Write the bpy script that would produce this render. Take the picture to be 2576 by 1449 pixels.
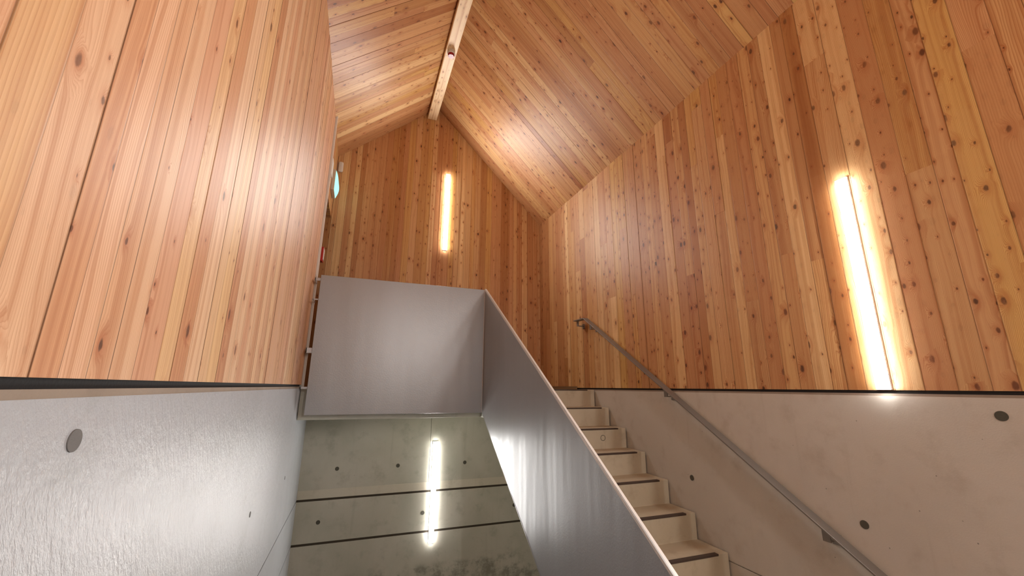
import bpy, bmesh, math, random
from mathutils import Matrix, Vector

# ------------------------------------------------------------------ camera, world, exposure
H = 1.62                      # eye height; all plan measures below are relative to the eye
sc = bpy.context.scene
for o in list(bpy.data.objects): bpy.data.objects.remove(o)
F = 1015.0
up = Vector((32, -4125, F)).normalized()
dp = Vector((896 - 1288, 971 - 724.5, F)).normalized(); dp = (dp - up * dp.dot(up)).normalized()
rt = dp.cross(up)
if rt.x < 0: rt = -rt
cam = bpy.data.cameras.new('camera'); camo = bpy.data.objects.new('camera', cam); sc.collection.objects.link(camo)
cam.sensor_fit = 'HORIZONTAL'; cam.sensor_width = 36.0; cam.lens = F / 2576 * 36.0; cam.clip_start = 0.02
M = Matrix(((rt[0], -rt[1], -rt[2], 0), (dp[0], -dp[1], -dp[2], 0), (up[0], -up[1], -up[2], H), (0, 0, 0, 1)))
camo.matrix_world = M
sc.camera = camo
w = bpy.data.worlds.new('world'); sc.world = w; w.use_nodes = True
w.node_tree.nodes['Background'].inputs[0].default_value = (0.9, 0.95, 1, 1)
w.node_tree.nodes['Background'].inputs[1].default_value = 0.02
sc.view_settings.view_transform = 'Standard'; sc.view_settings.look = 'None'
sc.view_settings.gamma = 1; sc.view_settings.use_curve_mapping = False
sc.view_settings.exposure = 1.85
LAMP = 48.0                   # radiance of the light bars

# ------------------------------------------------------------------ helpers
random.seed(7)
C = sc.collection
def srgb(r, g, b):
    f = lambda c: (c / 255 / 12.92) if c / 255 <= 0.04045 else ((c / 255 + 0.055) / 1.055) ** 2.4
    return (f(r), f(g), f(b), 1)

class G:
    """tiny node graph builder"""
    def __init__(s, name):
        s.m = bpy.data.materials.new(name); s.m.use_nodes = True
        s.t = s.m.node_tree; s.n = s.t.nodes; s.b = s.n['Principled BSDF']
    def node(s, kind, **kw):
        n = s.n.new(kind)
        for k, v in kw.items(): setattr(n, k, v)
        return n
    def put(s, sock, v):
        if isinstance(v, bpy.types.NodeSocket): s.t.links.new(v, sock)
        elif v is not None: sock.default_value = v
    def math(s, op, a, b=None, c=None, clamp=False):
        n = s.node('ShaderNodeMath', operation=op, use_clamp=clamp)
        s.put(n.inputs[0], a); s.put(n.inputs[1], b)
        if c is not None: s.put(n.inputs[2], c)
        return n.outputs[0]
    def add(s, a, b): return s.math('ADD', a, b)
    def sub(s, a, b): return s.math('SUBTRACT', a, b)
    def mul(s, a, b): return s.math('MULTIPLY', a, b)
    def comb(s, x, y, z=0.0):
        n = s.node('ShaderNodeCombineXYZ')
        for i, v in enumerate((x, y, z)): s.put(n.inputs[i], v)
        return n.outputs[0]
    def sep(s, v):
        n = s.node('ShaderNodeSeparateXYZ'); s.put(n.inputs[0], v); return n.outputs
    def noise(s, vec, scale=1.0, detail=2.0, rough=0.5, dist=0.0):
        n = s.node('ShaderNodeTexNoise'); s.put(n.inputs['Vector'], vec); s.put(n.inputs['Scale'], scale)
        n.inputs['Detail'].default_value = detail; n.inputs['Roughness'].default_value = rough
        n.inputs['Distortion'].default_value = dist
        return n.outputs['Fac']
    def white(s, v):
        n = s.node('ShaderNodeTexWhiteNoise', noise_dimensions='1D'); s.put(n.inputs['W'], v); return n.outputs['Value']
    def step(s, v, lo, hi, a=0.0, b=1.0):
        n = s.node('ShaderNodeMapRange', interpolation_type='SMOOTHSTEP')
        s.put(n.inputs['Value'], v); s.put(n.inputs['From Min'], lo); s.put(n.inputs['From Max'], hi)
        s.put(n.inputs['To Min'], a); s.put(n.inputs['To Max'], b)
        return n.outputs[0]
    def mix(s, f, a, b, mode='MIX'):
        n = s.node('ShaderNodeMix', data_type='RGBA', blend_type=mode)
        s.put(n.inputs[0], f); s.put(n.inputs[6], a); s.put(n.inputs[7], b)
        return n.outputs[2]
    def ramp(s, f, stops, mode='LINEAR'):
        n = s.node('ShaderNodeValToRGB'); r = n.color_ramp; r.interpolation = mode
        while len(r.elements) < len(stops): r.elements.new(0.5)
        for e, (p, c) in zip(r.elements, stops): e.position = p; e.color = c
        s.put(n.inputs[0], f); return n.outputs[0]
    def bump(s, h, strength=0.3, dist=0.01, nrm=None):
        n = s.node('ShaderNodeBump'); s.put(n.inputs['Height'], h)
        n.inputs['Strength'].default_value = strength; n.inputs['Distance'].default_value = dist
        if nrm is not None: s.put(n.inputs['Normal'], nrm)
        return n.outputs[0]
    def out(s, col=None, rough=None, metal=None, nrm=None, spec=None):
        for k, v in (('Base Color', col), ('Roughness', rough), ('Metallic', metal), ('Normal', nrm), ('Specular IOR Level', spec)):
            if v is not None: s.put(s.b.inputs[k], v)
        return s.m

def plain(name, col, rough=0.5, metal=0.0, bump=0.0, bs=200.0, var=0.06):
    g = G(name); tc = g.node('ShaderNodeTexCoord').outputs['Object']
    n = g.noise(tc, bs, 3); n2 = g.noise(tc, 6.0, 3)
    c2 = tuple(max(0, x * (1 - var * 2.5)) for x in col[:3]) + (1,)
    c = g.mix(n2, col, c2)
    return g.out(c, rough, metal, g.bump(n, bump, 0.002) if bump else None)

def emis(name, col, strength):
    m = bpy.data.materials.new(name); m.use_nodes = True; t = m.node_tree
    t.nodes.remove(t.nodes['Principled BSDF']); e = t.nodes.new('ShaderNodeEmission')
    e.inputs[0].default_value = col; e.inputs[1].default_value = strength
    t.links.new(e.outputs[0], t.nodes['Material Output'].inputs[0]); return m

def wood(name, knots=0.55, stops=None, gloss=0.40, edge=True, ringamt=0.95, knotscale=1.0):
    g = G(name)
    uv = g.node('ShaderNodeUVMap', uv_map='UVMap').outputs[0]; aux = g.node('ShaderNodeUVMap', uv_map='Aux').outputs[0]
    u, v, _ = g.sep(uv); bw, rnd, _ = g.sep(aux)
    r1 = g.white(g.mul(rnd, 917.3)); r2 = g.white(g.add(g.mul(rnd, 553.1), 3.7)); r3 = g.white(g.add(g.mul(rnd, 211.7), 9.1))
    uo = g.add(u, g.mul(r2, 40.0)); vo = g.add(v, g.mul(r3, 90.0))
    # knots: one candidate per cell, stretched along the board
    kv = g.comb(g.mul(uo, 15.0 / knotscale), g.mul(vo, 8.0 / knotscale), r1)
    vor = g.node('ShaderNodeTexVoronoi', voronoi_dimensions='2D', feature='F1'); g.put(vor.inputs['Vector'], kv)
    vor.inputs['Scale'].default_value = 1.0; vor.inputs['Randomness'].default_value = 0.9
    d = vor.outputs['Distance']; cr, cg, cb = g.sep(vor.outputs['Color'])
    gate = g.math('LESS_THAN', cr, g.mul(g.add(r1, 0.35), knots))
    rad = g.add(g.mul(g.mul(g.mul(cg, cg), cg), 0.16), 0.045)
    wob = g.mul(g.sub(g.noise(g.comb(g.mul(uo, 90), g.mul(vo, 45), 0), 1.0, 2), 0.5), 0.10)
    dk = g.math('DIVIDE', g.add(d, wob), rad)
    core = g.mul(g.step(dk, 1.15, 0.55), gate)
    halo = g.mul(g.math('EXPONENT', g.mul(g.mul(dk, dk), -0.16)), gate)
    # annual rings: contour lines of a slowly varying field that swells round the knots
    amp = g.add(g.mul(g.mul(r2, r2), 0.17), 0.015)
    n1 = g.noise(g.comb(g.mul(uo, 7), g.mul(vo, 0.75), r3), 1.0, 2, 0.45)
    n2 = g.noise(g.comb(g.mul(uo, 22), g.mul(vo, 3.0), r3), 1.0, 2, 0.5)
    field = g.add(g.add(uo, g.mul(n1, amp)), g.add(g.mul(n2, 0.015), g.mul(halo, g.add(g.mul(rad, 0.22), 0.004))))
    freq = g.add(g.mul(r1, 150), 85)
    ph = g.math('FRACT', g.mul(field, freq))
    ring = g.math('POWER', ph, 2.2)
    ringamp = g.mul(g.add(g.mul(g.white(g.add(g.mul(rnd, 77.0), 1.3)), 0.8), 0.25), ringamt)
    wide = g.noise(g.comb(g.mul(field, 45), g.mul(vo, 0.25), r1), 1.0, 2, 0.5)
    fib = g.noise(g.comb(g.mul(uo, 700), g.mul(vo, 9), 0), 1.0, 2, 0.6)
    stops = stops or [(0.0, srgb(220, 180, 124)), (0.2, srgb(198, 146, 100)), (0.38, srgb(238, 206, 152)), (0.55, srgb(184, 130, 82)),
                      (0.72, srgb(216, 170, 122)), (0.88, srgb(224, 186, 116)), (1.0, srgb(172, 114, 68))]
    base = g.ramp(g.white(g.add(g.mul(rnd, 131.0), 5.5)), stops)
    late = g.mix(1.0, base, srgb(190, 138, 94), 'MULTIPLY')
    c = g.mix(g.mul(ring, ringamp), base, late)
    c = g.mix(g.mul(g.step(wide, 0.42, 0.72), 0.55), c, late)
    c = g.mix(g.mul(g.sub(fib, 0.35), 0.35), c, late)
    c = g.mix(g.mul(halo, 0.55), c, g.mix(1.0, base, srgb(196, 134, 92), 'MULTIPLY'))
    c = g.mix(g.mul(core, 0.9), c, g.mix(cb, srgb(54, 26, 12), srgb(104, 54, 28)))
    h = g.add(g.mul(ring, 0.15), g.mul(fib, 0.3)); h = g.sub(h, g.mul(core, 0.4))
    if edge:
        e = g.math('MINIMUM', u, g.sub(bw, u))
        line = g.step(e, 0.0022, 0.0006)
        seen = g.add(g.mul(r3, 0.6), 0.25)
        c = g.mix(g.mul(line, seen), c, srgb(62, 32, 16))
        h = g.sub(h, g.mul(g.step(e, 0.005, 0.0), 1.6))
        h = g.add(h, g.mul(r1, 0.3))
    rough = g.add(gloss, g.mul(fib, 0.12))
    return g.out(c, rough, 0.0, g.bump(h, 0.35, 0.0012), 0.5)

def concrete(name, c1, c2, stain, rough=0.42, streak=0.0, spec=0.5, dirt_z=None, bumpk=0.25):
    g = G(name); tc = g.node('ShaderNodeNewGeometry').outputs['Position']
    x, y, z = g.sep(tc)
    big = g.noise(tc, 1.3, 4, 0.55, 0.6); mid = g.noise(tc, 7, 5, 0.6); fine = g.noise(tc, 160, 2)
    c = g.mix(g.step(big, 0.3, 0.7), c1, c2)
    c = g.mix(g.mul(g.step(mid, 0.5, 0.8), 0.45), c, stain)
    c = g.mix(g.mul(fine, 0.16), c, stain)
    st = g.noise(g.comb(g.mul(x, 14), g.mul(y, 14), g.mul(z, 0.9)), 1.0, 3, 0.6)
    c = g.mix(g.mul(g.step(st, 0.58, 0.75), 0.16), c, stain)
    vo = g.node('ShaderNodeTexVoronoi', feature='F1'); g.put(vo.inputs['Vector'], tc); vo.inputs['Scale'].default_value = 14
    cr = g.sep(vo.outputs['Color'])[0]
    pore = g.mul(g.step(vo.outputs['Distance'], 0.055, 0.03), g.math('LESS_THAN', cr, 0.22))
    c = g.mix(g.mul(pore, 0.6), c, srgb(70, 66, 60))
    if dirt_z:
        dn = g.noise(tc, 5, 6, 0.7)
        msk = g.mul(g.step(z, dirt_z, dirt_z - 0.08), g.step(dn, 0.42, 0.62))
        c = g.mix(g.mul(msk, 0.55), c, srgb(74, 76, 58))
    hh = g.add(g.mul(mid, 0.8), g.mul(fine, 0.35))
    if streak:
        s2 = g.noise(g.comb(g.mul(x, 55), g.mul(g.add(y, g.mul(z, 0.35)), 55), g.mul(z, 22)), 1.0, 4, 0.65)
        hh = g.add(hh, g.mul(s2, streak))
    hh = g.sub(hh, pore)
    rg = g.add(rough, g.mul(mid, 0.15))
    return g.out(c, rg, 0.0, g.bump(hh, bumpk, 0.004), spec)

def steel(name, col, rough=0.3, metal=0.75, peel=0.25, vert=False):
    g = G(name); tc = g.node('ShaderNodeNewGeometry').outputs['Position']; x, y, z = g.sep(tc)
    peeln = g.noise(tc, 95, 2, 0.5, 0.3); fine = g.noise(tc, 300, 2)
    big = g.noise(g.comb(g.mul(x, 2.5), g.mul(y, 3.2), g.mul(z, 0.4)), 1.0, 2)
    c = g.mix(g.mul(fine, 0.25), col, tuple(v * 0.7 for v in col[:3]) + (1,))
    gap = g.noise(tc, 30, 3)
    h = g.add(g.mul(peeln, peel), g.mul(fine, 0.22)); 
    nb = g.bump(big, 0.18, 0.05)
    return g.out(c, g.add(rough, g.mul(gap, 0.08)), metal, g.bump(h, 0.35, 0.0025, nb))

# ------------------------------------------------------------------ mesh helpers (all z given relative to the eye)
def obj(name, bm, mat, parent=None, bevel=0.0, smooth=False, origin=None, shift=True):
    me = bpy.data.meshes.new(name); 
    bmesh.ops.recalc_face_normals(bm, faces=bm.faces[:]) if not getattr(bm, 'keep', False) and shift != 'keep' else None
    if shift: bmesh.ops.translate(bm, verts=bm.verts[:], vec=(0, 0, H))
    bm.to_mesh(me); bm.free()
    o = bpy.data.objects.new(name, me); C.objects.link(o)
    if isinstance(mat, (list, tuple)):
        for m_ in mat: me.materials.append(m_)
    else: me.materials.append(mat)
    if smooth:
        for p in me.polygons: p.use_smooth = True
    if bevel:
        b = o.modifiers.new('bevel', 'BEVEL'); b.width = bevel; b.segments = 2; b.limit_method = 'ANGLE'; b.angle_limit = math.radians(40)
    if parent is not None:
        o.parent = parent; o.matrix_parent_inverse = parent_matrix(parent).inverted()
    return o
def parent_matrix(p):
    m = p.matrix_basis.copy()
    if p.parent is not None: m = parent_matrix(p.parent) @ p.matrix_parent_inverse @ m
    return m
def tag(o, label, cat, group=None):
    o['label'] = label; o['category'] = cat
    if group: o['group'] = group
    return o
def struct(o): o['kind'] = 'structure'; return o
def empty(name, loc, label, cat, group=None):
    o = bpy.data.objects.new(name, None); C.objects.link(o); o.location = (loc[0], loc[1], loc[2] + H)
    return tag(o, label, cat, group)
def box(bm, x0, x1, y0, y1, z0, z1):
    v = [bm.verts.new((x, y, z)) for x in (x0, x1) for y in (y0, y1) for z in (z0, z1)]
    for f in ((0, 1, 3, 2), (4, 6, 7, 5), (0, 4, 5, 1), (2, 3, 7, 6), (0, 2, 6, 4), (1, 5, 7, 3)): bm.faces.new([v[i] for i in f])
    return v
def B(*a):
    bm = bmesh.new()
    for t in ([a] if not isinstance(a[0], (tuple, list)) else a): box(bm, *t)
    return bm
def prism(bm, pts, axis, a0, a1):
    """pts in the two other axes (in order), extruded along axis"""
    def P(p, a):
        l = list(p); l.insert(axis, a); return tuple(l)
    A = [bm.verts.new(P(p, a0)) for p in pts]; Bv = [bm.verts.new(P(p, a1)) for p in pts]
    bm.faces.new(A); bm.faces.new(Bv[::-1]); n = len(pts)
    for i in range(n): bm.faces.new((A[i], Bv[i], Bv[(i + 1) % n], A[(i + 1) % n]))
def cyl(bm, p, axis, r0, r1, h, seg=32, lob=0, la=0.0):
    """frustum from p along axis (unit vector)"""
    ax = Vector(axis).normalized(); t = ax.orthogonal().normalized(); b = ax.cross(t)
    ring = []
    for hh, r in ((0, r0), (h, r1)):
        rr = []
        for i in range(seg):
            a = 2 * math.pi * i / seg; q = r * (1 + la * math.cos(lob * a)) if lob else r
            rr.append(bm.verts.new(Vector(p) + ax * hh + (t * math.cos(a) + b * math.sin(a)) * q))
        ring.append(rr)
    bm.faces.new(ring[0][::-1]); bm.faces.new(ring[1])
    for i in range(seg): bm.faces.new((ring[0][i], ring[0][(i + 1) % seg], ring[1][(i + 1) % seg], ring[1][i]))

def clip(poly, k, val, keep_ge):
    out = []
    for i in range(len(poly)):
        p, q = poly[i], poly[(i + 1) % len(poly)]
        ip = (p[k] >= val) == keep_ge or p[k] == val; iq = (q[k] >= val) == keep_ge or q[k] == val
        if ip: out.append(p)
        if ip != iq:
            t = (val - p[k]) / (q[k] - p[k]); out.append(tuple(p[j] + t * (q[j] - p[j]) for j in range(2)))
    return out
def planks(name, polys, org, A, L, N, mat, parent, wmin=0.075, wmax=0.125, seed=1, lmin=2.2, lmax=4.5, thick=0.018, joints=True):
    """boards on convex polygons given in (across, along); org+A*a+L*l; N = inward normal. Solid boards, one mesh."""
    rnd = random.Random(seed); bm = bmesh.new(); uvl = bm.loops.layers.uv.new('UVMap'); ax = bm.loops.layers.uv.new('Aux')
    org, A, L, N = Vector(org), Vector(A), Vector(L), Vector(N)
    lo = min(p[0] for q in polys for p in q); hi = max(p[0] for q in polys for p in q)
    l0 = min(p[1] for q in polys for p in q) - 1; l1 = max(p[1] for q in polys for p in q) + 1
    a = lo
    while a < hi - 1e-4:
        a2 = min(hi, a + rnd.uniform(wmin, wmax))
        if hi - a2 < 0.03: a2 = hi
        cuts = [l0]; c = l0 + rnd.uniform(0.5, lmax)
        while joints and c < l1: cuts.append(c); c += rnd.uniform(lmin, lmax)
        cuts.append(l1)
        for ci in range(len(cuts) - 1):
            rv = rnd.random(); dn = rnd.uniform(-0.0012, 0.0012)
            for q in polys:
                s = clip(q, 0, a, True); s = clip(s, 0, a2, False) if len(s) > 2 else s
                s = clip(s, 1, cuts[ci], True) if len(s) > 2 else s; s = clip(s, 1, cuts[ci + 1], False) if len(s) > 2 else s
                if len(s) < 3: continue
                fr = [bm.verts.new(org + A * p[0] + L * p[1] + N * (dn)) for p in s]
                bk = [bm.verts.new(org + A * p[0] + L * p[1] - N * thick) for p in s]
                fs = [bm.faces.new(fr)]
                if fs[0].normal.dot(N) < 0: pass
                fs.append(bm.faces.new(bk[::-1]))
                n = len(s)
                for i in range(n): fs.append(bm.faces.new((fr[i], bk[i], bk[(i + 1) % n], fr[(i + 1) % n])))
                for f in fs:
                    for lp in f.loops:
                        co = lp.vert.co - org
                        lp[uvl].uv = (co.dot(A) - a, co.dot(L)); lp[ax].uv = (a2 - a, rv)
        a = a2
    return obj(name, bm, mat, parent)

# ------------------------------------------------------------------ materials
WOOD = wood('larch boards knotty', 0.6)
WOODL = wood('larch boards few knots lit paler', 0.28, ringamt=0.75, stops=[(0.0, srgb(232, 198, 152)), (0.2, srgb(218, 168, 134)), (0.38, srgb(246, 218, 180)), (0.55, srgb(212, 158, 116)),
      (0.72, srgb(232, 190, 156)), (0.88, srgb(236, 204, 146)), (1.0, srgb(204, 150, 112))])  # fewer knots; paler stops also paint in the stronger light on the left wall
PINE = wood('pale pine beam', 0.35, stops=[(0, srgb(250, 230, 190)), (1, srgb(246, 222, 178))], edge=False, ringamt=0.25, knotscale=0.9)
CONL = concrete('pale concrete', srgb(182, 185, 191), srgb(174, 177, 182), srgb(158, 161, 162), rough=0.27, streak=2.6, spec=0.42, bumpk=0.4)
CONR = concrete('warm concrete', srgb(206, 201, 192), srgb(196, 190, 180), srgb(166, 156, 142), rough=0.5)
CONB = concrete('green grey concrete', srgb(194, 191, 178), srgb(178, 177, 162), srgb(136, 135, 118), rough=0.45, dirt_z=H - 2.03)
CONS = concrete('stair concrete', srgb(196, 184, 162), srgb(180, 167, 144), srgb(142, 124, 100), rough=0.6)
STEEL = steel('grey metallic lacquer', (0.34, 0.35, 0.365, 1), 0.33, 0.4, 0.6)
STEELR = steel('handrail steel', (0.27, 0.25, 0.23, 1), 0.42, 0.6, 0.1)
GALV = steel('galvanised steel', (0.45, 0.45, 0.46, 1), 0.4, 0.8, 0.1)
EDGE = plain('edge highlight', srgb(214, 210, 206), 0.35, 0.0)  # edge colour lightened to paint in the light caught by the bevels
DARK = plain('black membrane', srgb(26, 26, 28), 0.7, 0, 0.4, 120)
RAW = concrete('raw concrete edge', srgb(158, 144, 130), srgb(146, 132, 118), srgb(110, 98, 86), rough=0.8)
RAWL = concrete('pale concrete band', srgb(206, 200, 184), srgb(196, 190, 172), srgb(150, 142, 122), rough=0.6)
PLUG = concrete('mortar plug', srgb(120, 119, 118), srgb(104, 103, 102), srgb(84, 84, 84), rough=0.7)
PLUGD = concrete('dark mortar plug', srgb(90, 88, 78), srgb(78, 76, 66), srgb(56, 54, 46), rough=0.8)
GRIT = plain('dark anti-slip strip', srgb(74, 58, 48), 0.85, 0, 0.8, 500)
JOINT = plain('dark joint', srgb(66, 58, 46), 0.9)
WHITE = plain('white plastic', srgb(226, 222, 214), 0.4)
CREAM = plain('cream plastic', srgb(206, 196, 176), 0.45)
RED = plain('red plastic', srgb(168, 26, 18), 0.3)
REDL = plain('red lens', srgb(150, 8, 22), 0.35)
GREY = plain('grey aluminium', srgb(150, 150, 150), 0.4, 0.6)
LIGHT = emis('lit diffuser', (1.0, 0.97, 0.93, 1), LAMP)
SIGN = emis('lit sign face', (0.32, 0.85, 0.72, 1), 0.5)
FLOORM = concrete('floor concrete', srgb(150, 144, 134), srgb(138, 132, 122), srgb(110, 104, 96), rough=0.5)

# ------------------------------------------------------------------ room
XL, XR, YF, YB = -0.509, 2.5, 5.47, -2.0
EL, ER = 3.06, 2.5                     # eaves heights
SL, SR = 0.849, 0.987                  # roof slopes
XA = (ER + SR * XR - EL + SL * XL) / (SL + SR); ZA = EL + SL * (XA - XL)
YE, ZD, XC = 4.58, 2.15, -2.3           # end of near left wall, door-head height, far side of the side passage
ZB = -3.4
# floor: platform at -H, lower floor in the well
bm = B((XL - 0.2, XR + 0.2, YB - 0.2, 1.56, -H - 0.25, -H), (XL - 0.2, 1.5, 1.56, 1.72, ZB, -H - 0.25 + 0.25), (XL - 0.2, XR + 0.2, 1.56, YF + 0.2, ZB - 0.2, ZB))
floor = struct(obj('floor', bm, FLOORM))
# left wall : concrete below, boards above
bm = B((XL - 0.25, XL, YB, YF, ZB, -1.705 - 0.006), (XL - 0.25, XL, YB, YF, -1.705 + 0.006, -1.255 - 0.006), (XL - 0.25, XL - 0.012, YB, YF, -1.72, -1.24),
       (XL - 0.25, XL, YB, YE - 0.002, -1.255 + 0.006, -0.026), (XL - 0.25, XL, YE - 0.002, YF, -1.255 + 0.006, -0.326), (XL - 0.25, XL - 0.012, YB, YE, -0.026, -0.010), (XL - 0.25, XL - 0.02, YB, YE, -0.01, 3.2))
wl = struct(obj('wall_left', bm, CONL))
obj('coping', B(XL - 0.1, XL - 0.004, YB, YE - 0.002, -0.027, -0.0095), RAW, wl)['label'] = 'rough raw concrete top edge'
obj('shadow_gap', B(XL - 0.1, XL - 0.016, YB, YE - 0.002, -0.0096, 0.012), DARK, wl)['label'] = 'black recessed gap'
ztop = EL + 0.02
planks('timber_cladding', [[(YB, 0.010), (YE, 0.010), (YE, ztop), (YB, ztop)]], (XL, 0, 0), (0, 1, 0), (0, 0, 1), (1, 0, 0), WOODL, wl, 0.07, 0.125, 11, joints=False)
planks('door_head_cladding', [[(YE + 0.03, ZD), (YF - 0.001, ZD), (YF - 0.001, ztop), (YE + 0.03, ztop)]], (XL - 0.003, 0, 0), (0, 1, 0), (0, 0, 1), (1, 0, 0), WOOD, wl, 0.07, 0.12, 12, joints=False, thick=0.16)
obj('door_lining', B((XL - 0.02, XL + 0.022, YE + 0.001, YE + 0.028, -0.02, ztop)), WHITE, wl)['label'] = 'slim white metal strip'
# passage behind the doorway
pas = struct(obj('wall_passage', B((XC - 0.2, XC, YE - 0.1, YF + 0.2, -0.3, 2.6), (XC, XL - 0.25, YE - 0.22, YE - 0.02, -0.3, 2.6), (XC, XL - 0.02, YE - 0.02, YF, ZD + 0.2, 2.7)), WOOD))
# right wall
bm = B((XR, XR + 0.25, YB, YF, ZB, -1.147), (XR + 0.01, XR + 0.25, YB, YF, -1.147, -1.139), (XR, XR + 0.25, YB, YF, -1.139, -0.028), (XR + 0.012, XR + 0.25, YB, YF, -0.028, ER + 0.2))
wr = struct(obj('wall_right', bm, CONR))
obj('coping', B(XR + 0.004, XR + 0.1, YB, YF, -0.029, -0.016), RAW, wr)['label'] = 'rough raw concrete top edge'
obj('shadow_gap', B(XR + 0.010, XR + 0.1, YB, YF, -0.0165, 0.002), DARK, wr)['label'] = 'black recessed gap'
planks('timber_cladding', [[(YB, 0.0), (YF, 0.0), (YF, ER + .02), (YB, ER + .02)]], (XR, 0, 0), (0, 1, 0), (0, 0, 1), (-1, 0, 0), WOOD, wr, 0.075, 0.135, 21, thick=0.012)
# far wall
XG0 = XC
bm = B((XC - 0.2, XR + 0.2, YF, YF + 0.25, ZB, -1.717), (XC - 0.2, XR + 0.2, YF, YF + 0.25, -1.692, -1.268), (XC - 0.2, 0.948, YF, YF + 0.25, -1.243, -0.3), (0.952, XR + 0.2, YF, YF + 0.25, -1.243, -0.3),
       (XC - 0.2, XR + 0.2, YF + 0.02, YF + 0.25, -1.72, -0.3), (XC - 0.2, XR + 0.2, YF + 0.012, YF + 0.25, -0.3, 2.6))
prism(bm, [(XL - 0.2, 2.6), (XR + 0.2, 2.6), (XA, ZA + 0.15)], 1, YF + 0.012, YF + 0.25)
wf = struct(obj('wall_far', bm, CONB))
fine = obj('formwork_fillet', B(XL + 0.002, XR - 0.002, YF - 0.004, YF + 0.01, -1.243, -1.152), RAWL, wf); fine['label'] = 'pale band of concrete above the upper dark groove'
poly = [(XL, -0.02), (XR, -0.02), (XR, ER + 0.01), (XA, ZA + 0.02), (XL, EL + 0.01)]
planks('timber_cladding', [poly, [(XC, -0.02), (XL, -0.02), (XL, ZD + 0.1), (XC, ZD + 0.1)]], (0, YF, 0), (1, 0, 0), (0, 0, 1), (0, -1, 0), WOOD, wf, 0.06, 0.1, 31, joints=False, thick=0.012)
jf = obj('joint_filler', B((XL + 0.001, XR - 0.001, YF + 0.004, YF + 0.03, -1.269, -1.242), (XL + 0.001, XR - 0.001, YF + 0.004, YF + 0.03, -1.718, -1.691)), JOINT, wf); jf['label'] = 'dark brown horizontal joint'
# rear wall
bm = B((XL - 0.2, XR + 0.2, YB - 0.25, YB - 0.012, -H, 2.6)); prism(bm, [(XL - 0.2, 2.6), (XR + 0.2, 2.6), (XA, ZA + 0.15)], 1, YB - 0.25, YB - 0.012)
wb = struct(obj('wall_rear', bm, CONR))
planks('timber_cladding', [poly], (0, YB, 0), (1, 0, 0), (0, 0, 1), (0, 1, 0), WOOD, wb, 0.06, 0.1, 33, joints=False, thick=0.012)
# ceiling
bm = bmesh.new(); T = 0.25
prism(bm, [(XL - 0.25, EL - 0.25 * SL + 0.02), (XA, ZA + 0.02), (XA, ZA + T), (XL - 0.25, EL - 0.25 * SL + T)], 1, YB - 0.2, YF + 0.2)
prism(bm, [(XR + 0.25, ER - 0.25 * SR + 0.02), (XA, ZA + 0.02), (XA, ZA + T), (XR + 0.25, ER - 0.25 * SR + T)], 1, YB - 0.2, YF + 0.2)
cl = struct(obj('ceiling', bm, DARK))
def slope(x0, z0, x1, z1, seed):
    L = Vector((x1 - x0, 0, z1 - z0)); ln = L.length; L.normalize(); N = Vector((L.z, 0, -L.x));
    if N.z > 0: N = -N
    planks('timber_lining', [[(YB, -0.02), (YF, -0.02), (YF, ln), (YB, ln)]], (x0, 0, z0), (0, 1, 0), L, N, WOOD, cl, 0.07, 0.125, seed, 2.5, 5.0, thick=0.012)
slope(XL, EL, XA, ZA, 41); slope(XR, ER, XA, ZA, 42)
# skirting at the landing
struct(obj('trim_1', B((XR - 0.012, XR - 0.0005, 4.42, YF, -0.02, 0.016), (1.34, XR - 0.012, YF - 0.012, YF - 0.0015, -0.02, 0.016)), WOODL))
# ridge beam
bx0, bx1, bz = 0.651, 0.784, 3.96
bm = bmesh.new(); uvl = bm.loops.layers.uv.new('UVMap'); axl = bm.loops.layers.uv.new('Aux')
prism(bm, [(bx0, bz), (bx1, bz), (bx1, ER + SR * (XR - bx1) - 0.003), (XA, ZA - 0.004), (bx0, EL + SL * (bx0 - XL) - 0.003)], 1, YB + 0.003, YF - 0.003)
for f in bm.faces:
    for lp in f.loops: lp[uvl].uv = (lp.vert.co.x + lp.vert.co.z, lp.vert.co.y); lp[axl].uv = (1, 0.37)
beam = tag(obj('ridge_beam', bm, PINE, bevel=0.004), 'pale pine ridge beam running under the peak of the boarded ceiling', 'beam')

# ------------------------------------------------------------------ tie holes (plugs of the formwork ties)
def plug(parent, p, n, r, mat):
    bm = bmesh.new(); cyl(bm, Vector(p) - Vector(n) * 0.01, n, r, r * 0.96, 0.0125, 28)
    return obj('tie_hole_plug', bm, mat, parent)
for y, z, r in ((1.088, -0.108, 0.0225), (1.9, -0.62, 0.003), (2.95, -0.727, 0.016), (4.25, -0.78, 0.016)):
    if r > 0.01: plug(wl, (XL, y, z), (1, 0, 0), r, PLUG)
for y, z, r in ((0.92, -0.10, 0.021), (1.512, -0.669, 0.021), (2.678, -0.67, 0.021)): plug(wr, (XR, y, z), (-1, 0, 0), r, PLUGD)
for x, z in ((-0.121, -0.939), (0.568, -0.942), (1.407, -0.949), (-0.262, -1.49), (0.899, -1.496), (2.094, -1.508)):
    plug(wf, (x, YF, z), (0, -1, 0), 0.023, PLUGD)

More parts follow.
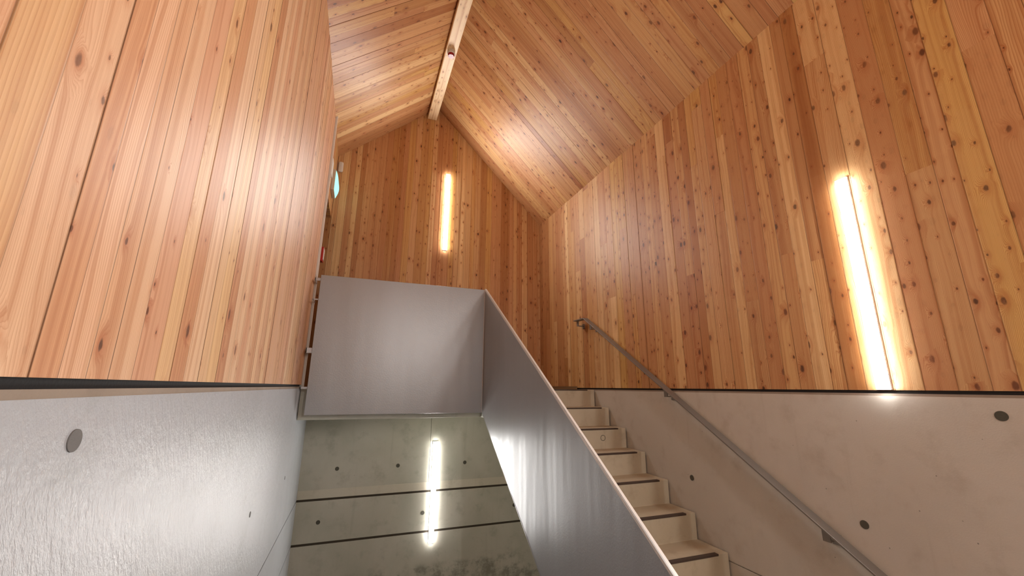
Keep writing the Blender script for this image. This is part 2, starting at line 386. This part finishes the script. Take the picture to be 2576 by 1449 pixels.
# ------------------------------------------------------------------ landing and stairs
XS = 1.31
bm = B((XL + 0.003, XS + 0.03, 4.55, YF - 0.002, -0.325, -0.02), (XS + 0.03, XR - 0.003, 4.121, YF - 0.002, -0.325, -0.02))
land = tag(obj('landing_slab', bm, CONB, bevel=0.003), 'thin concrete landing slab whose edge shows below the grey steel front panel', 'landing')
RS, GO, N0Y, N0Z = 0.178, 0.271, 4.02, -0.02
bm = bmesh.new(); pts = [(N0Y, N0Z)]
n = 9
for k in range(n):
    y, z = N0Y - GO * k, N0Z - RS * k
    pts.append((y, z - RS)); 
    if k < n - 1: pts.append((y - GO, z - RS))
pts[-1] = (N0Y - GO * (n - 1), -H + 0.001)
pts += [(N0Y - GO * (n - 1) + 0.5, -H + 0.001), (N0Y + 0.1, -0.50), (N0Y + 0.1, N0Z)]
prism(bm, pts, 0, XS + 0.032, XR - 0.012)
stair = tag(obj('staircase', bm, CONS, bevel=0.004), 'straight flight of pale concrete steps rising along the right wall to the landing', 'stairs')
for k in range(n):
    y, z = N0Y - GO * k, N0Z - RS * k
    s = obj('nosing_strip', B(XS + 0.06, XR - 0.10, y - 0.002, y + 0.032, z - 0.010, z + 0.002), GRIT, stair)
    s['label'] = 'dark brown anti-slip strip'
# ring mark cast in the third riser
bm = bmesh.new(); R0, R1 = 0.022, 0.0265; yy = N0Y - 2 * GO; vs = []
for i in range(32):
    a = 2 * math.pi * i / 32
    vs.append([bm.verts.new((2.227 + r * math.cos(a), yy - d, -0.458 + r * math.sin(a))) for r, d in ((R0, -0.002), (R0, 0.001), (R1, 0.001), (R1, -0.002))])
for i in range(32):
    for j in range(4): bm.faces.new((vs[i][j], vs[i][(j + 1) % 4], vs[(i + 1) % 32][(j + 1) % 4], vs[(i + 1) % 32][j]))
obj('ring_mark', bm, PLUGD, stair)['label'] = 'small dark ring on the riser'

# ------------------------------------------------------------------ steel balustrades
fp = tag(obj('front_balustrade', B(-0.436, 1.298, 4.398, 4.412, -0.27, 1.10), STEEL, bevel=0.002),
         'flat grey steel balustrade panel closing the front of the landing', 'balustrade')
obj('corner_edge', B(1.298, 1.302, 4.394, 4.414, -0.27, 1.10), EDGE, fp)['label'] = 'bright upright edge'
for z, x0, h in ((1.04, -0.49, 0.03), (0.84, -0.487, 0.012), (0.31, -0.49, 0.05), (-0.03, -0.5, 0.02)):
    obj('fixing_bracket', B((x0, -0.435, 4.413, 4.421, z, z + h), (x0, x0 + 0.006, 4.413, YE, z, z + h)), GALV, fp)
k = 0.655; yt, yb = 4.42, 1.15
top = lambda y: 1.10 + k * (y - 4.36) if y < 4.36 else 1.10
bm = bmesh.new()
prism(bm, [(yt, 1.118), (yt, -0.27), (4.38, -0.30), (yb, -0.30 + k * (yb - 4.38)), (yb, 1.118 + k * (yb - yt))], 0, XS, XS + 0.006)
sp = tag(obj('stair_balustrade', bm, STEEL), 'sloping grey steel balustrade panel along the open side of the stairs', 'balustrade')
bm = bmesh.new()
prism(bm, [(yt, 1.118), (yt, 1.100), (yb, 1.100 + k * (yb - yt)), (yb, 1.118 + k * (yb - yt))], 0, XS - 0.001, XS + 0.022)
obj('top_edge', bm, EDGE, sp)['label'] = 'sloping top edge painted bright where light catches it'
bm = bmesh.new()
prism(bm, [(4.38, -0.30), (4.38, -0.292), (yb, -0.292 + k * (yb - 4.38)), (yb, -0.30 + k * (yb - 4.38))], 0, XS - 0.0012, XS + 0.03)
obj('bottom_flange', bm, STEEL, sp)

# ------------------------------------------------------------------ handrail
XH = XR - 0.08
ky = 0.628
def zr(y): return 0.788 + ky * (y - 4.045)
hr = empty('handrail', (XH, 4.0, 0.7), 'slim flat steel handrail sloping up the right wall beside the steps', 'handrail')
bm = bmesh.new(); t = 0.011; ye = 0.7
prism(bm, [(4.27, 0.789), (4.045, 0.788), (ye, zr(ye)), (ye, zr(ye) - t * 1.2), (4.040, 0.788 - t * 1.2), (4.27, 0.789 - t)], 0, XH - 0.034, XH + 0.034)
obj('rail', bm, STEELR, hr, bevel=0.0015)
def bracket(y, z, parent):
    b = obj('bracket', B((XH - 0.004, XH + 0.004, y - 0.02, y + 0.02, z - 0.075, z - 0.010)), STEELR, parent)
    bm = bmesh.new(); box(bm, XH + 0.002, XR - 0.004, y - 0.014, y + 0.014, z - 0.075, z - 0.067)
    obj('arm', bm, STEELR, b)
    obj('wall_plate', B(XR - 0.006, XR + 0.001, y - 0.025, y + 0.025, z - 0.10, z - 0.045), STEELR, b, bevel=0.001)
for y in (4.22, 3.93, 2.80, 1.66): bracket(y, 0.79 if y > 4.05 else zr(y), hr)

# ------------------------------------------------------------------ light bars
def lightbar(p, n, z0, z1, label):
    n = Vector(n); s = Vector((n.y, n.x, 0)); p = Vector((p[0], p[1], 0))
    o = empty('light_bar', (p.x, p.y, z0), label, 'wall light', 'vertical light bars')
    def pr(name, hw, d0, d1, a, b, mat, rnd=False):
        bm = bmesh.new(); pts = []
        if rnd:
            N = 12; pts = [(-hw, d0)] + [(-hw * math.cos(math.pi * i / N), d0 + (d1 - d0) * (0.55 + 0.45 * math.sin(math.pi * i / N))) for i in range(N + 1)] + [(hw, d0)]
        else: pts = [(-hw, d0), (-hw, d1), (hw, d1), (hw, d0)]
        A = [bm.verts.new(p + s * q[0] + n * q[1] + Vector((0, 0, a))) for q in pts]
        Bq = [bm.verts.new(p + s * q[0] + n * q[1] + Vector((0, 0, b))) for q in pts]
        bm.faces.new(A); bm.faces.new(Bq[::-1])
        for i in range(len(pts)): bm.faces.new((A[i], A[(i + 1) % len(pts)], Bq[(i + 1) % len(pts)], Bq[i]))
        return obj(name, bm, mat, o)
    pr('housing', 0.0300, 0.0015, 0.0155, z0, z1, WHITE)
    pr('diffuser', 0.0295, 0.016, 0.0225, z0 + 0.003, z1 - 0.003, LIGHT, True)
    return o
lightbar((1.005, YF), (0, -1, 0), 1.894, 3.088, 'upper lit white light bar, high on the boarded far wall below the ridge')
lightbar((1.013, YF - 0.004), (0, -1, 0), -1.834, -0.678, 'lower lit white light bar, on the concrete far wall under the landing')
lightbar((XR, 1.30), (-1, 0, 0), 0.003, 1.17, 'large lit white light bar on the boarded right wall above the handrail')
lightbar((1.10, YB), (0, 1, 0), 0.5, 1.68, 'lit white light bar on the boarded rear wall behind the viewer')

lightbar((XR, -1.1), (-1, 0, 0), 0.003, 1.17, 'added unseen light bar on the right wall, brightening the left wall')  # extra bar added out of view to brighten the left wall
# ------------------------------------------------------------------ small devices
c = Vector((0.712, 4.085, bz))
be = empty('alarm_beacon', (c.x, c.y, bz), 'small round red and white alarm beacon under the pale ridge beam', 'alarm')
bm = bmesh.new(); cyl(bm, c - Vector((0, 0, 0.0005)), (0, 0, -1), 0.047, 0.047, 0.034, 40); obj('base', bm, CREAM, be, bevel=0.003)
bm = bmesh.new(); cyl(bm, c - Vector((0, 0, 0.034)), (0, 0, -1), 0.043, 0.040, 0.012, 40); obj('collar', bm, WHITE, be)
bm = bmesh.new(); cyl(bm, c - Vector((0, 0, 0.046)), (0, 0, -1), 0.038, 0.034, 0.03, 80, 10, 0.07); obj('lens', bm, REDL, be)
ex = empty('exit_sign', (XL, 5.1, 2.33), 'small cream emergency exit light with a glowing green face above the doorway', 'exit sign')
obj('housing', B(XL - 0.002, XL + 0.036, 4.98, 5.26, 2.33, 2.60), CREAM, ex, bevel=0.004)
bm = bmesh.new(); pts = [(XL + 0.037, 2.335)] + [(XL + 0.037 + 0.034 * math.sin(math.pi * i / 12), 2.335 + 0.26 * i / 12) for i in range(1, 12)] + [(XL + 0.037, 2.595)]
bm2 = bmesh.new()
A = [bm2.verts.new((q[0], 5.0, q[1])) for q in pts]; Bq = [bm2.verts.new((q[0], 5.25, q[1])) for q in pts]
bm2.faces.new(A); bm2.faces.new(Bq[::-1])
for i in range(len(pts)): bm2.faces.new((A[i], A[(i + 1) % len(pts)], Bq[(i + 1) % len(pts)], Bq[i]))
obj('lit_panel', bm2, SIGN, ex)['label'] = 'glowing green-white curved face'; bm.free()
tag(obj('emergency_light', B(-0.497, -0.435, YF - 0.04, YF - 0.0015, 2.82, 2.97), WHITE, bevel=0.02), 'small white rounded emergency lamp in the upper left corner of the far wall', 'emergency light')
dr = tag(obj('door_sensor', B(XL - 0.004, XL + 0.024, 4.64, 4.76, 2.36, 2.56), WHITE, bevel=0.004), 'slim white box on the door head left of the exit sign', 'sensor')
cp = empty('fire_call_point', (XL, 4.65, 1.3), 'red fire alarm call point beside the end of the left boarded wall', 'alarm')
obj('housing', B(XL - 0.004, XL + 0.045, 4.612, 4.70, 1.31, 1.47), RED, cp, bevel=0.006)
obj('front_plate', B(XL + 0.0455, XL + 0.049, 4.625, 4.69, 1.33, 1.45), WHITE, cp)
